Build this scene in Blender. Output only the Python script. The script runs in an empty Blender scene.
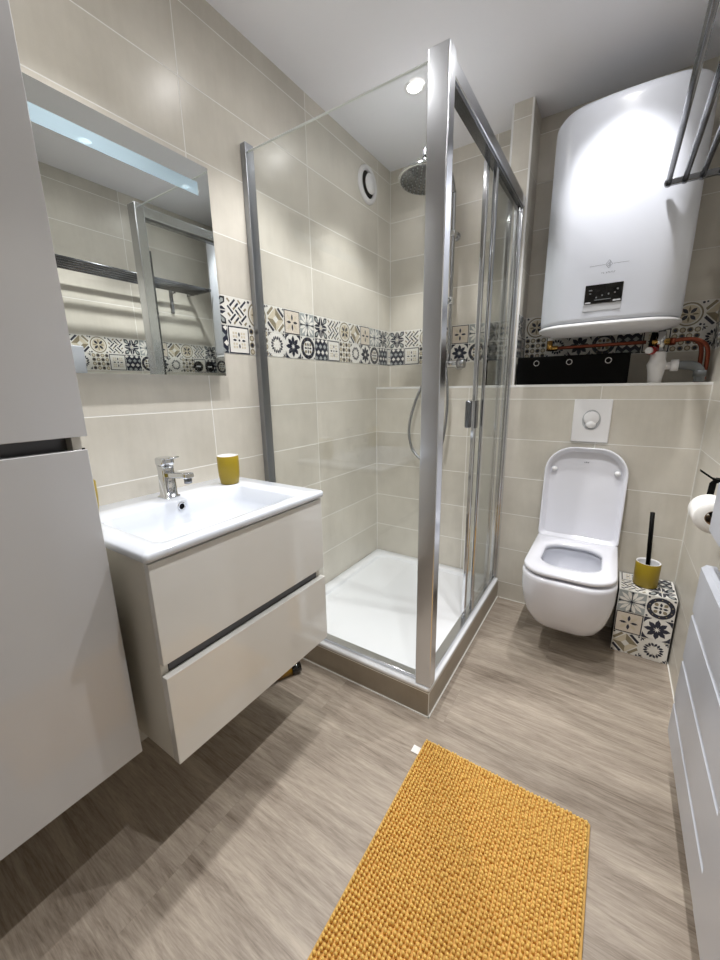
import bpy, bmesh, math, random
from mathutils import Vector, Matrix
random.seed(7)
PI = math.pi
scene = bpy.context.scene
COL = scene.collection

# ------------------------------------------------------------------ camera
cam_d = bpy.data.cameras.new('camera')
cam = bpy.data.objects.new('camera', cam_d); COL.objects.link(cam)
YAW, PIT, ROL, FPX = -0.57974, -0.235597, -0.0161285, 385.747
fw = Vector((math.sin(YAW)*math.cos(PIT), math.cos(YAW)*math.cos(PIT), math.sin(PIT)))
rt = Vector((math.cos(YAW), -math.sin(YAW), 0)); up = rt.cross(fw)
r2 = rt*math.cos(ROL) + up*math.sin(ROL); u2 = -rt*math.sin(ROL) + up*math.cos(ROL)
cam.matrix_world = Matrix(((r2.x, u2.x, -fw.x, 1.22994), (r2.y, u2.y, -fw.y, -2.2481),
                           (r2.z, u2.z, -fw.z, 1.16919), (0, 0, 0, 1)))
cam_d.sensor_fit = 'HORIZONTAL'; cam_d.sensor_width = 36; cam_d.lens = FPX/720*36
cam_d.clip_start = 0.02
scene.camera = cam

# ------------------------------------------------------------------ world, exposure
world = bpy.data.worlds.new('world'); scene.world = world; world.use_nodes = True
world.node_tree.nodes['Background'].inputs[0].default_value = (0.9, 0.92, 1, 1)
world.node_tree.nodes['Background'].inputs[1].default_value = 0.0
vs = scene.view_settings
vs.view_transform = 'Standard'; vs.look = 'None'; vs.gamma = 1; vs.use_curve_mapping = False
vs.exposure = 0.0
SPOT_W, SPILL_W = 34.0, 3.7
SPOT_COL = (1.0, 0.985, 0.975)
SPOT_SIZE, SPOT_BLEND = math.radians(92), 0.55

ZC, W = 2.3636, 1.545
D = 0.172        # depth of the half-height wall
YN = -3.2

# ------------------------------------------------------------------ materials
def srgb(c):
    f = lambda v: v/12.92 if v <= .04045 else ((v+.055)/1.055)**2.4
    return tuple(f(v/255) for v in c) + (1,)
MATS = {}
def mat(name, col, rough=.5, metal=0, spec=.5, coat=0, noise=0, nscale=8, emit=None, bump=0, bscale=200):
    if name in MATS: return MATS[name]
    m = bpy.data.materials.new(name); m.use_nodes = True; nt = m.node_tree
    b = nt.nodes['Principled BSDF']
    c = srgb(col)
    b.inputs['Base Color'].default_value = c
    b.inputs['Roughness'].default_value = rough
    b.inputs['Metallic'].default_value = metal
    b.inputs['Specular IOR Level'].default_value = spec
    b.inputs['Coat Weight'].default_value = coat
    b.inputs['Coat Roughness'].default_value = .05
    tc = nt.nodes.new('ShaderNodeTexCoord')
    n = nt.nodes.new('ShaderNodeTexNoise'); n.inputs['Scale'].default_value = nscale
    n.inputs['Detail'].default_value = 4
    nt.links.new(tc.outputs['Object'], n.inputs['Vector'])
    mx = nt.nodes.new('ShaderNodeMix'); mx.data_type = 'RGBA'
    k = noise if noise else .012
    mx.inputs[6].default_value = tuple(v*(1-k) for v in c[:3]) + (1,)
    mx.inputs[7].default_value = tuple(min(1, v*(1+k)) for v in c[:3]) + (1,)
    nt.links.new(n.outputs['Fac'], mx.inputs[0]); nt.links.new(mx.outputs[2], b.inputs['Base Color'])
    if bump:
        n2 = nt.nodes.new('ShaderNodeTexNoise'); n2.inputs['Scale'].default_value = bscale
        nt.links.new(tc.outputs['Object'], n2.inputs['Vector'])
        bp = nt.nodes.new('ShaderNodeBump'); bp.inputs['Strength'].default_value = bump
        bp.inputs['Distance'].default_value = .002
        nt.links.new(n2.outputs['Fac'], bp.inputs['Height']); nt.links.new(bp.outputs[0], b.inputs['Normal'])
    if emit:
        b.inputs['Emission Color'].default_value = (1, .97, .93, 1)
        b.inputs['Emission Strength'].default_value = emit
    MATS[name] = m
    return m

def node(nt, typ, op=None, a=None, b=None, c=None):
    n = nt.nodes.new(typ)
    if op: n.operation = op
    for i, v in enumerate((a, b, c)):
        if v is None: continue
        if isinstance(v, (int, float)): n.inputs[i].default_value = v
        else: nt.links.new(v, n.inputs[i])
    return n
def M(nt, op, a, b=None, c=None): return node(nt, 'ShaderNodeMath', op, a, b, c).outputs[0]

def tile_mat(name, axis, uoff, base=(214, 209, 198), ul=.6):
    """large wall tiles 60 x 20 cm, light grout, soft cement cloud; object space = world space"""
    m = bpy.data.materials.new(name); m.use_nodes = True; nt = m.node_tree
    b = nt.nodes['Principled BSDF']
    tc = nt.nodes.new('ShaderNodeTexCoord'); sp = nt.nodes.new('ShaderNodeSeparateXYZ')
    nt.links.new(tc.outputs['Object'], sp.inputs[0])
    u = sp.outputs[0 if axis == 'x' else 1]; v = sp.outputs[2]
    uu = M(nt, 'DIVIDE', M(nt, 'SUBTRACT', u, uoff), ul); vv = M(nt, 'DIVIDE', M(nt, 'SUBTRACT', v, .1), .2)
    def edge(t, size):
        fr = M(nt, 'FRACT', t); d = M(nt, 'MINIMUM', fr, M(nt, 'SUBTRACT', 1.0, fr))
        return M(nt, 'MULTIPLY', d, size)
    d = M(nt, 'MINIMUM', edge(uu, ul), edge(vv, .2))
    mr = nt.nodes.new('ShaderNodeMapRange'); mr.inputs[1].default_value = .0011; mr.inputs[2].default_value = .0021
    nt.links.new(d, mr.inputs[0]); g = mr.outputs[0]           # 0 grout, 1 tile
    cb = nt.nodes.new('ShaderNodeCombineXYZ')
    nt.links.new(M(nt, 'FLOOR', uu), cb.inputs[0]); nt.links.new(M(nt, 'FLOOR', vv), cb.inputs[1])
    wn = nt.nodes.new('ShaderNodeTexWhiteNoise'); nt.links.new(cb.outputs[0], wn.inputs['Vector'])
    # cloud, offset per tile
    sc = nt.nodes.new('ShaderNodeVectorMath'); sc.operation = 'SCALE'; sc.inputs['Scale'].default_value = 7.0
    nt.links.new(wn.outputs['Color'], sc.inputs[0])
    ad = nt.nodes.new('ShaderNodeVectorMath'); ad.operation = 'ADD'
    nt.links.new(tc.outputs['Object'], ad.inputs[0]); nt.links.new(sc.outputs[0], ad.inputs[1])
    n1 = nt.nodes.new('ShaderNodeTexNoise'); n1.inputs['Scale'].default_value = 3.5; n1.inputs['Detail'].default_value = 6
    n1.inputs['Roughness'].default_value = .6
    nt.links.new(ad.outputs[0], n1.inputs['Vector'])
    mp = nt.nodes.new('ShaderNodeMapping'); mp.inputs['Scale'].default_value = (60, 60, 9)
    nt.links.new(ad.outputs[0], mp.inputs[0])
    n2 = nt.nodes.new('ShaderNodeTexNoise'); n2.inputs['Scale'].default_value = 1.0; n2.inputs['Detail'].default_value = 3
    nt.links.new(mp.outputs[0], n2.inputs['Vector'])
    f = M(nt, 'ADD', M(nt, 'ADD', M(nt, 'MULTIPLY', n1.outputs['Fac'], .72), M(nt, 'MULTIPLY', n2.outputs['Fac'], .12)),
          M(nt, 'MULTIPLY', wn.outputs['Value'], .16))
    cr = nt.nodes.new('ShaderNodeValToRGB')
    cr.color_ramp.elements[0].position = .3; cr.color_ramp.elements[1].position = .7
    c0 = tuple(v-17 for v in base); c1 = tuple(min(255, v+10) for v in base)
    cr.color_ramp.elements[0].color = srgb(c0); cr.color_ramp.elements[1].color = srgb(c1)
    nt.links.new(f, cr.inputs[0])
    mx = nt.nodes.new('ShaderNodeMix'); mx.data_type = 'RGBA'
    nt.links.new(g, mx.inputs[0]); mx.inputs[6].default_value = srgb((246, 245, 241))
    nt.links.new(cr.outputs[0], mx.inputs[7]); nt.links.new(mx.outputs[2], b.inputs['Base Color'])
    rr = M(nt, 'SUBTRACT', .75, M(nt, 'MULTIPLY', g, .45))
    nt.links.new(rr, b.inputs['Roughness'])
    bp = nt.nodes.new('ShaderNodeBump'); bp.inputs['Strength'].default_value = .5; bp.inputs['Distance'].default_value = .001
    nt.links.new(g, bp.inputs['Height']); nt.links.new(bp.outputs[0], b.inputs['Normal'])
    return m

def floor_mat():
    m = bpy.data.materials.new('wood_vinyl'); m.use_nodes = True; nt = m.node_tree
    b = nt.nodes['Principled BSDF']; tc = nt.nodes.new('ShaderNodeTexCoord')
    sp = nt.nodes.new('ShaderNodeSeparateXYZ'); nt.links.new(tc.outputs['Object'], sp.inputs[0])
    pw = .182
    row = M(nt, 'FLOOR', M(nt, 'DIVIDE', M(nt, 'ADD', sp.outputs[1], .05), pw))
    wn = nt.nodes.new('ShaderNodeTexWhiteNoise'); wn.noise_dimensions = '1D'; nt.links.new(row, wn.inputs['W'])
    xx = M(nt, 'DIVIDE', M(nt, 'ADD', sp.outputs[0], M(nt, 'MULTIPLY', wn.outputs['Value'], 3.0)), 1.2)
    cb = nt.nodes.new('ShaderNodeCombineXYZ'); nt.links.new(row, cb.inputs[0]); nt.links.new(M(nt, 'FLOOR', xx), cb.inputs[1])
    w2 = nt.nodes.new('ShaderNodeTexWhiteNoise'); nt.links.new(cb.outputs[0], w2.inputs['Vector'])
    sc = nt.nodes.new('ShaderNodeVectorMath'); sc.operation = 'SCALE'; sc.inputs['Scale'].default_value = 9.0
    nt.links.new(w2.outputs['Color'], sc.inputs[0])
    ad = nt.nodes.new('ShaderNodeVectorMath'); ad.operation = 'ADD'
    nt.links.new(tc.outputs['Object'], ad.inputs[0]); nt.links.new(sc.outputs[0], ad.inputs[1])
    def grain(sx, sy, det, dist=0.0, rough=.6):
        mp = nt.nodes.new('ShaderNodeMapping'); mp.inputs['Scale'].default_value = (sx, sy, 1)
        nt.links.new(ad.outputs[0], mp.inputs[0])
        n = nt.nodes.new('ShaderNodeTexNoise'); n.inputs['Scale'].default_value = 1
        n.inputs['Detail'].default_value = det; n.inputs['Distortion'].default_value = dist
        n.inputs['Roughness'].default_value = rough
        nt.links.new(mp.outputs[0], n.inputs['Vector']); return n.outputs['Fac']
    g1 = grain(2.6, 30, 10, 1.4, .68); g2 = grain(20, 260, 3, .3, .7); g3 = grain(1.1, 6, 4, 1.6)
    f = M(nt, 'ADD', M(nt, 'ADD', M(nt, 'MULTIPLY', g1, .44), M(nt, 'MULTIPLY', g2, .27)), M(nt, 'MULTIPLY', g3, .26))
    f = M(nt, 'ADD', f, M(nt, 'MULTIPLY', w2.outputs['Value'], .05))
    cr = nt.nodes.new('ShaderNodeValToRGB'); e = cr.color_ramp.elements
    e[0].position = .36; e[0].color = srgb((112, 99, 86)); e[1].position = .63; e[1].color = srgb((188, 176, 161))
    e2 = e.new(.49); e2.color = srgb((156, 144, 131))
    nt.links.new(f, cr.inputs[0])
    def ed(t, s):
        fr = M(nt, 'FRACT', t); return M(nt, 'MULTIPLY', M(nt, 'MINIMUM', fr, M(nt, 'SUBTRACT', 1.0, fr)), s)
    d = M(nt, 'MINIMUM', ed(xx, 1.2), ed(M(nt, 'DIVIDE', M(nt, 'ADD', sp.outputs[1], .05), pw), pw))
    mr = nt.nodes.new('ShaderNodeMapRange'); mr.inputs[1].default_value = 0; mr.inputs[2].default_value = .0012
    mr.inputs[3].default_value = .86; nt.links.new(d, mr.inputs[0])
    mx = nt.nodes.new('ShaderNodeMix'); mx.data_type = 'RGBA'; mx.blend_type = 'MULTIPLY'; mx.inputs[0].default_value = 1
    nt.links.new(cr.outputs[0], mx.inputs[6]); nt.links.new(mr.outputs[0], mx.inputs[7])
    nt.links.new(mx.outputs[2], b.inputs['Base Color'])
    b.inputs['Roughness'].default_value = .42
    bp = nt.nodes.new('ShaderNodeBump'); bp.inputs['Strength'].default_value = .25; bp.inputs['Distance'].default_value = .001
    nt.links.new(g2, bp.inputs['Height']); nt.links.new(bp.outputs[0], b.inputs['Normal'])
    return m

def glass_mat(name='clear_glass', tint=(.975, .985, .98)):
    m = bpy.data.materials.new(name); m.use_nodes = True; nt = m.node_tree
    for n in list(nt.nodes):
        if n.type != 'OUTPUT_MATERIAL': nt.nodes.remove(n)
    out = [n for n in nt.nodes if n.type == 'OUTPUT_MATERIAL'][0]
    tr = nt.nodes.new('ShaderNodeBsdfTransparent'); tr.inputs[0].default_value = tint + (1,)
    gl = nt.nodes.new('ShaderNodeBsdfGlossy'); gl.inputs['Roughness'].default_value = 0.0
    fr = nt.nodes.new('ShaderNodeFresnel'); ge = nt.nodes.new('ShaderNodeNewGeometry')
    nt.links.new(M(nt, 'SUBTRACT', 1.45, M(nt, 'MULTIPLY', ge.outputs['Backfacing'], 1.45-1/1.45)), fr.inputs[0])
    mx = nt.nodes.new('ShaderNodeMixShader')
    nt.links.new(fr.outputs[0], mx.inputs[0]); nt.links.new(tr.outputs[0], mx.inputs[1]); nt.links.new(gl.outputs[0], mx.inputs[2])
    nt.links.new(mx.outputs[0], out.inputs[0])
    return m

def brushed(name, col, rough=.25):
    m = mat(name, col, rough, 1); return m

M_CEIL = mat('ceiling_paint', (244, 245, 250), .7, noise=.01, bump=.15, bscale=90)
M_TILE_L = tile_mat('wall_tile_left', 'y', -.745)
M_TILE_B = tile_mat('wall_tile_back', 'x', 0.0)
M_TILE_P = tile_mat('wall_tile_half', 'x', 1.172-1.2)
M_TILE_R = tile_mat('wall_tile_right', 'y', -.772)
M_TILE_K = tile_mat('wall_tile_shaded_plinth_side', 'x', -1.0, (158, 147, 131), 3.0)  # wall tile darkened: shade on the upright plinth faces put into its colour
M_TILE_K2 = tile_mat('wall_tile_shaded_plinth_front', 'y', -2.0, (158, 147, 131), 3.0)
M_FLOOR = floor_mat()
M_EDGE = mat('polished_glass_edge', (240, 244, 243), .3)
M_GLASS = glass_mat()
M_WHITE = mat('white_trim', (240, 240, 238), .35)
M_SILI = mat('white_sealant', (236, 235, 230), .4)
M_CERAM = mat('white_ceramic', (232, 233, 241), .1, coat=.3)
M_CERAM_B = mat('white_basin_ceramic', (216, 221, 230), .1, coat=.3)
M_ACRY = mat('white_acrylic', (238, 240, 244), .2)
M_CHROME = mat('chrome', (215, 217, 220), .07, 1)
M_CHROME_S = mat('satin_chrome', (168, 170, 174), .2, 1)
M_CHROME_D = mat('dark_chrome', (120, 122, 126), .22, 1)
M_ALU = mat('polished_aluminium', (220, 223, 228), .2, 1)
M_ALU2 = mat('dull_aluminium', (160, 163, 168), .3, 1)
M_GREIGE = mat('gloss_greige_lacquer', (220, 219, 215), .12, coat=.6)
M_GREY = mat('gloss_grey_lacquer', (196, 196, 198), .12, coat=.6)
M_CARC = mat('greige_carcass', (216, 212, 202), .35)
M_GRIP = mat('anodised_grip', (92, 92, 94), .35, .8)
M_BLACK = mat('matt_black', (4, 4, 4), .5, spec=.12)
M_BLACKG = mat('gloss_black', (8, 8, 9), .08, coat=.5)
M_RUBBER = mat('black_rubber', (22, 22, 24), .55)
M_YEL = mat('mustard_ceramic', (152, 130, 24), .4)
M_MIRROR = mat('mirror_silver', (226, 230, 228), .0, 1)
M_NAVY = mat('print_navy', (38, 42, 58), .3)
M_CREAM = mat('print_cream', (232, 230, 224), .3)
M_SAND = mat('print_sand', (212, 202, 180), .3)
M_OLIVE = mat('print_olive', (142, 132, 108), .3)
M_PGREY = mat('print_grey', (164, 170, 170), .3)
M_PINK = mat('print_rose', (218, 208, 194), .3)
M_HEAT = mat('white_enamel', (214, 218, 228), .3)
M_HEATC = mat('white_plastic_cap', (212, 212, 214), .35)
M_RAD = mat('white_radiator', (186, 190, 199), .3)
M_COPPER = mat('copper', (150, 84, 66), .38, 1)
M_BRASS = mat('brass', (190, 150, 84), .25, 1)
M_PLAST = mat('white_plastic', (240, 240, 242), .3)
M_PGRY = mat('grey_plastic', (112, 116, 118), .4)
M_PAPER = mat('tissue_paper', (244, 243, 240), .9, bump=.3, bscale=300)
M_CARD = mat('cardboard', (150, 120, 90), .8)
M_RUG = mat('mustard_chenille', (232, 192, 106), .85, noise=.12, nscale=60)
M_RUGB = mat('mustard_backing', (222, 176, 98), .85, noise=.1, nscale=90)
M_LAMP = mat('lamp_lens', (255, 255, 255), .3, emit=14)
M_AMBER = mat('amber_plastic', (130, 96, 20), .3)
M_DARKGAP = mat('dark_recess', (40, 40, 42), .6)
M_LABEL = mat('grey_label', (188, 190, 194), .4)
M_INK = mat('grey_ink', (110, 116, 128), .5)
M_FROST = glass_mat('frosted_strip', (.62, .74, .80))
_nt = M_FROST.node_tree; _df = _nt.nodes.new('ShaderNodeBsdfDiffuse'); _df.inputs[0].default_value = srgb((206, 226, 236))
_mx = _nt.nodes.new('ShaderNodeMixShader'); _mx.inputs[0].default_value = .5
_o = [n for n in _nt.nodes if n.type == 'OUTPUT_MATERIAL'][0]; _nt.links.new(_o.inputs[0].links[0].from_socket, _mx.inputs[1])
_nt.links.new(_df.outputs[0], _mx.inputs[2]); _nt.links.new(_mx.outputs[0], _o.inputs[0])
M_NICKEL = mat('nickel_ring', (205, 205, 205), .15, 1)
M_WATER = mat('water', (205, 212, 214), .03, coat=.3)
M_DOOR = mat('door_paint', (232, 232, 230), .4)

# ------------------------------------------------------------------ mesh helpers
class MB:
    def __init__(s): s.bm = bmesh.new(); s.mats = []
    def mi(s, m):
        if m not in s.mats: s.mats.append(m)
        return s.mats.index(m)
    def face(s, pts, m, smooth=False):
        f = s.bm.faces.new([s.bm.verts.new(p) for p in pts]); f.material_index = s.mi(m); f.smooth = smooth; return f
    def box(s, a, b, m, bev=0, seg=2):
        a, b = Vector(a), Vector(b)
        lo = Vector(map(min, a, b)); hi = Vector(map(max, a, b))
        r = bmesh.ops.create_cube(s.bm, size=1); vs_ = r['verts']
        for v in vs_: v.co = Vector((lo[i] + (v.co[i]+.5)*(hi[i]-lo[i]) for i in range(3)))
        fs = set(f for v in vs_ for f in v.link_faces)
        for f in fs: f.material_index = s.mi(m)
        if bev:
            es = list(set(e for v in vs_ for e in v.link_edges))
            o = bmesh.ops.bevel(s.bm, geom=es, offset=bev, segments=seg, affect='EDGES', profile=.5)
            for f in o['faces']: f.material_index = s.mi(m); f.smooth = True
        return s
    def loft(s, rings, m, cap0=True, cap1=True, smooth=True, closed=True):
        idx = s.mi(m); V = [[s.bm.verts.new(p) for p in r] for r in rings]
        n = len(V[0])
        for a, b in zip(V, V[1:]):
            for i in range(n if closed else n-1):
                j = (i+1) % n
                f = s.bm.faces.new((a[i], a[j], b[j], b[i])); f.material_index = idx; f.smooth = smooth
        if cap0: f = s.bm.faces.new(list(reversed(V[0]))); f.material_index = idx
        if cap1: f = s.bm.faces.new(V[-1]); f.material_index = idx
        return s
    def lathe(s, prof, m, c=(0, 0, 0), axis='z', n=32, cap0=True, cap1=True, mtx=None):
        rings = []
        for r, h in prof:
            ring = []
            for i in range(n):
                t = 2*PI*i/n; p = Vector((r*math.cos(t), r*math.sin(t), h))
                if axis == 'x': p = Vector((p.z, p.x, p.y))
                if axis == 'y': p = Vector((p.y, p.z, p.x))
                if mtx: p = mtx @ p
                ring.append(p + Vector(c))
            rings.append(ring)
        return s.loft(rings, m, cap0, cap1)
    def tube(s, pts, r, m, n=12, smooth_pts=0):
        pts = [Vector(p) for p in pts]
        if smooth_pts: pts = catmull(pts, smooth_pts)
        rings = []; t = (pts[1]-pts[0]).normalized()
        nrm = t.orthogonal().normalized()
        for i, p in enumerate(pts):
            tt = (pts[min(i+1, len(pts)-1)] - pts[max(i-1, 0)]).normalized()
            nrm = (nrm - tt*nrm.dot(tt)).normalized(); bn = tt.cross(nrm)
            rings.append([p + (nrm*math.cos(2*PI*k/n) + bn*math.sin(2*PI*k/n))*r for k in range(n)])
        return s.loft(rings, m)
    def build(s, name, parent=None, loc=None, fix=True):
        if fix: bmesh.ops.recalc_face_normals(s.bm, faces=s.bm.faces[:])
        me = bpy.data.meshes.new(name); 
        if loc is not None:
            bmesh.ops.translate(s.bm, verts=s.bm.verts[:], vec=-Vector(loc))
        s.bm.to_mesh(me); s.bm.free()
        for m in s.mats: me.materials.append(m)
        o = bpy.data.objects.new(name, me); COL.objects.link(o)
        if loc is not None: o.location = loc
        if parent:
            o.parent = parent
            if loc is None: o.location = -wloc(parent)
            else: o.location = Vector(loc) - wloc(parent)
        return o
def wloc(o):
    v = Vector(o.location)
    while o.parent: o = o.parent; v += Vector(o.location)
    return v
def catmull(P, k):
    out = []
    for i in range(len(P)-1):
        p0 = P[max(i-1, 0)]; p1 = P[i]; p2 = P[i+1]; p3 = P[min(i+2, len(P)-1)]
        for j in range(k):
            t = j/k
            out.append(.5*((2*p1) + (p2-p0)*t + (2*p0-5*p1+4*p2-p3)*t*t + (3*p1-3*p2+p3-p0)*t**3))
    out.append(P[-1]); return out
def rr(x0, x1, y0, y1, ra, rb=None, n=8):
    """rounded rectangle, ra at the y0 side corners, rb at the y1 side; ccw"""
    if rb is None: rb = ra
    out = []
    for cx, cy, r, a0 in ((x1-ra, y0+ra, ra, -PI/2), (x1-rb, y1-rb, rb, 0), (x0+rb, y1-rb, rb, PI/2), (x0+ra, y0+ra, ra, PI)):
        for i in range(n+1):
            t = a0 + PI/2*i/n; out.append((cx + r*math.cos(t), cy + r*math.sin(t)))
    return out
def at(ring, z): return [(x, y, z) for x, y in ring]
def thing(name, loc, label, cat, group=None):
    o = bpy.data.objects.new(name, None); COL.objects.link(o); o.location = loc; o.empty_display_size = .05
    return tag(o, label, cat, group)
def tag(o, label, cat, group=None):
    o['label'] = label; o['category'] = cat
    if group: o['group'] = group
    return o
def struct(o, label=None, cat=None):
    o['kind'] = 'structure'
    if label: o['label'] = label
    if cat: o['category'] = cat
    return o

# ------------------------------------------------------------------ patterned cement tiles (flat inlaid print)
def leaf(cx, cy, ang, r0, r1, w, n=3):
    """pointed leaf from r0 to r1 along ang"""
    pts = []
    for i in range(n+1):
        t = i/n; pts.append((r0+(r1-r0)*t, w*math.sin(PI*t)**.8))
    for i in range(n-1, 0, -1):
        t = i/n; pts.append((r0+(r1-r0)*t, -w*math.sin(PI*t)**.8))
    c, s_ = math.cos(ang), math.sin(ang)
    return [(cx+a*c-b*s_, cy+a*s_+b*c) for a, b in pts]
def disc(cx, cy, r, n=16, ry=None):
    return [(cx+r*math.cos(2*PI*i/n), cy+(ry or r)*math.sin(2*PI*i/n)) for i in range(n)]
def rect(cx, cy, w, h, a=0):
    c, s_ = math.cos(a), math.sin(a)
    return [(cx+x*c-y*s_, cy+x*s_+y*c) for x, y in ((-w/2, -h/2), (w/2, -h/2), (w/2, h/2), (-w/2, h/2))]
K = [(1, 1), (1, -1), (-1, 1), (-1, -1)]
def pattern(k):
    """-> [(polygon in [-.5,.5]^2, material, layer)]"""
    P = []
    def a(poly, m, l=1): P.append((poly, m, l))
    bg = M_CREAM
    if k == 'D':
        a(rect(0, 0, .97, .97), M_CREAM, 1)
        for i in range(4):
            t = i*PI/2; c_, s_ = math.cos(t), math.sin(t)
            def q(pts): return [(x*c_-y*s_, x*s_+y*c_) for x, y in pts]
            for g in (1, -1):
                a(q([(.05, .02*g), (.18, .12*g), (.34, .13*g), (.47, .04*g), (.47, .02*g)]), M_NAVY, 2)
                a(q([(.07, .075*g), (.12, .2*g), (.22, .34*g), (.28, .46*g), (.47, .46*g), (.46, .28*g), (.34, .20*g), (.2, .16*g)]), M_NAVY, 2)
            a(q([(.2, .24), (.3, .4), (.4, .4), (.4, .3), (.24, .2)]), M_PGREY, 3)
        a(disc(0, 0, .05, 8), M_SAND, 3)
    elif k == 'L':
        n_ = 4
        for i in range(-n_, n_+1):
            for j in range(-n_, n_+1):
                x, y = (i+j)*.125, (i-j)*.125
                if abs(x) < .45 and abs(y) < .45:
                    an = PI/4 if (i+j) % 4 in (0, 1) else -PI/4
                    if (i+j) % 2 == 0: a(rect(x, y, .20, .075, an if j % 2 else -an), M_NAVY, 1)
                    else: a(rect(x, y, .15, .07, -an), M_OLIVE if j % 2 else M_NAVY, 2)
    elif k == 'C':
        a(disc(0, 0, .48, 24), M_OLIVE, 1); a(disc(0, 0, .42, 24), M_CREAM, 2); a(disc(0, 0, .37, 24), M_SAND, 3)
        for i in range(4): a(leaf(0, 0, PI/4+i*PI/2, .05, .34, .075), M_NAVY, 4)
        for i in range(4): a(leaf(0, 0, i*PI/2, .08, .34, .04), M_OLIVE, 4)
        for x, y in K: a(disc(x*.43, y*.43, .05, 8), M_NAVY, 2)
    elif k == 'S':
        for x, y in K:
            m = M_OLIVE if x*y > 0 else M_SAND
            a([(0, y*.46), (0, y*.1), (x*.1, 0), (x*.46, 0)][::1], m, 1)
            a(rect(x*.31, y*.31, .46, .13, -PI/4 if x*y > 0 else PI/4), M_NAVY if x*y > 0 else M_OLIVE, 2)
            a(disc(x*.45, y*.45, .04, 6), M_NAVY, 2)
        a(rect(0, 0, .22, .22, PI/4), M_CREAM, 3)
    elif k == 'B':
        a(rect(0, 0, .98, .98), M_NAVY, 1); a(rect(0, 0, .9, .9), M_PINK, 2)
        for i in range(4):
            a(leaf(0, 0, i*PI/2, .06, .34, .055), M_NAVY, 3); a(leaf(0, 0, PI/4+i*PI/2, .1, .42, .07), M_SAND, 3)
    elif k == 'G':
        a(rect(0, 0, .97, .97), M_PGREY, 1)
        for x, y in K:
            for t in (.3, .785, 1.27): a(leaf(0, 0, math.atan2(y*math.sin(t), x*math.cos(t)), .1, .56, .065), M_CREAM, 2)
        for i in range(4): a(rect(.26*math.cos(i*PI/2), .26*math.sin(i*PI/2), .4, .03, i*PI/2), M_NAVY, 3)
        for i in range(4): a(disc(.43*math.cos(i*PI/2), .43*math.sin(i*PI/2), .05, 6), M_NAVY, 3)
        a(disc(0, 0, .06, 8), M_NAVY, 3)
    elif k == 'W':
        a(rect(0, 0, .97, .97), M_NAVY, 1)
        for j in range(4):
            for i in range(4):
                x, y = -.40+i*.325-(.16 if j % 2 else 0), -.40+j*.27
                a([(x-.13, y), (x, y+.11), (x+.13, y), (x, y-.11)], M_CREAM if (j % 2) else M_PGREY, 2)
    elif k == 'P':
        a(rect(0, 0, .98, .98), M_NAVY, 1); a(rect(0, 0, .88, .88), M_CREAM, 2)
        for x, y in K:
            for i in (.13, .25):
                for j in (.13, .25): a(rect(x*i, y*j, .08, .08), M_SAND, 3)
        for i in range(4): a(leaf(0, 0, i*PI/2, .12, .3, .04), M_NAVY, 4)
        a(disc(0, 0, .045, 8), M_NAVY, 4)
    elif k == 'T':
        a(rect(0, 0, .97, .97), M_CREAM, 1)
        for i in range(4):
            for j in range(4):
                x, y = -.375+.25*i, -.375+.25*j
                a(disc(x, y, .115, 8), M_OLIVE, 2); a(disc(x, y, .07, 8), M_NAVY if (i+j) % 2 else M_SAND, 3)
    elif k == 'R':
        for i in range(8):
            t = i*PI/4
            for g in (.2, -.2): a(leaf(.28*math.cos(t+g), .28*math.sin(t+g), t+g*2.2, -.09, .09, .05), M_NAVY, 1)
        for i in range(8): a(disc(.18*math.cos(i*PI/4), .18*math.sin(i*PI/4), .02, 6), M_OLIVE, 1)
        for x, y in K:
            a(leaf(x*.5, y*.5, math.atan2(-y, -x), .03, .2, .035), M_NAVY, 1); a(leaf(x*.36, y*.46, 0, -.06, .06, .022), M_OLIVE, 1)
            a(leaf(x*.46, y*.36, PI/2, -.06, .06, .022), M_NAVY, 1)
    elif k == 'A':
        for i in range(8): a(leaf(0, 0, i*PI/4, .05, .46 if i % 2 == 0 else .44, .10), M_NAVY, 1)
        for x, y in K: a([(x*.49, y*.49), (x*.22, y*.49), (x*.38, y*.38), (x*.49, y*.22)], M_NAVY, 1)
    elif k == 'O':
        a(disc(0, 0, .48, 24), M_NAVY, 1)
        for i in range(10): a(disc(.40*math.cos(i*PI/5+.3), .40*math.sin(i*PI/5+.3), .028, 6), M_OLIVE, 2)
        a(disc(0, 0, .32, 16), M_CREAM, 2)
        for i in range(4):
            a(leaf(0, 0, i*PI/2, .07, .25, .05), M_NAVY, 3); a(leaf(0, 0, i*PI/2+PI/4, .14, .32, .075), M_OLIVE, 3)
        a(disc(0, 0, .05, 8), M_NAVY, 3)
        for x, y in K: a(disc(x*.43, y*.43, .045, 6), M_NAVY, 1)
    return bg, P
UPPER, LOWER = 'DLCSBG', 'WPTRAO'
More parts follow.
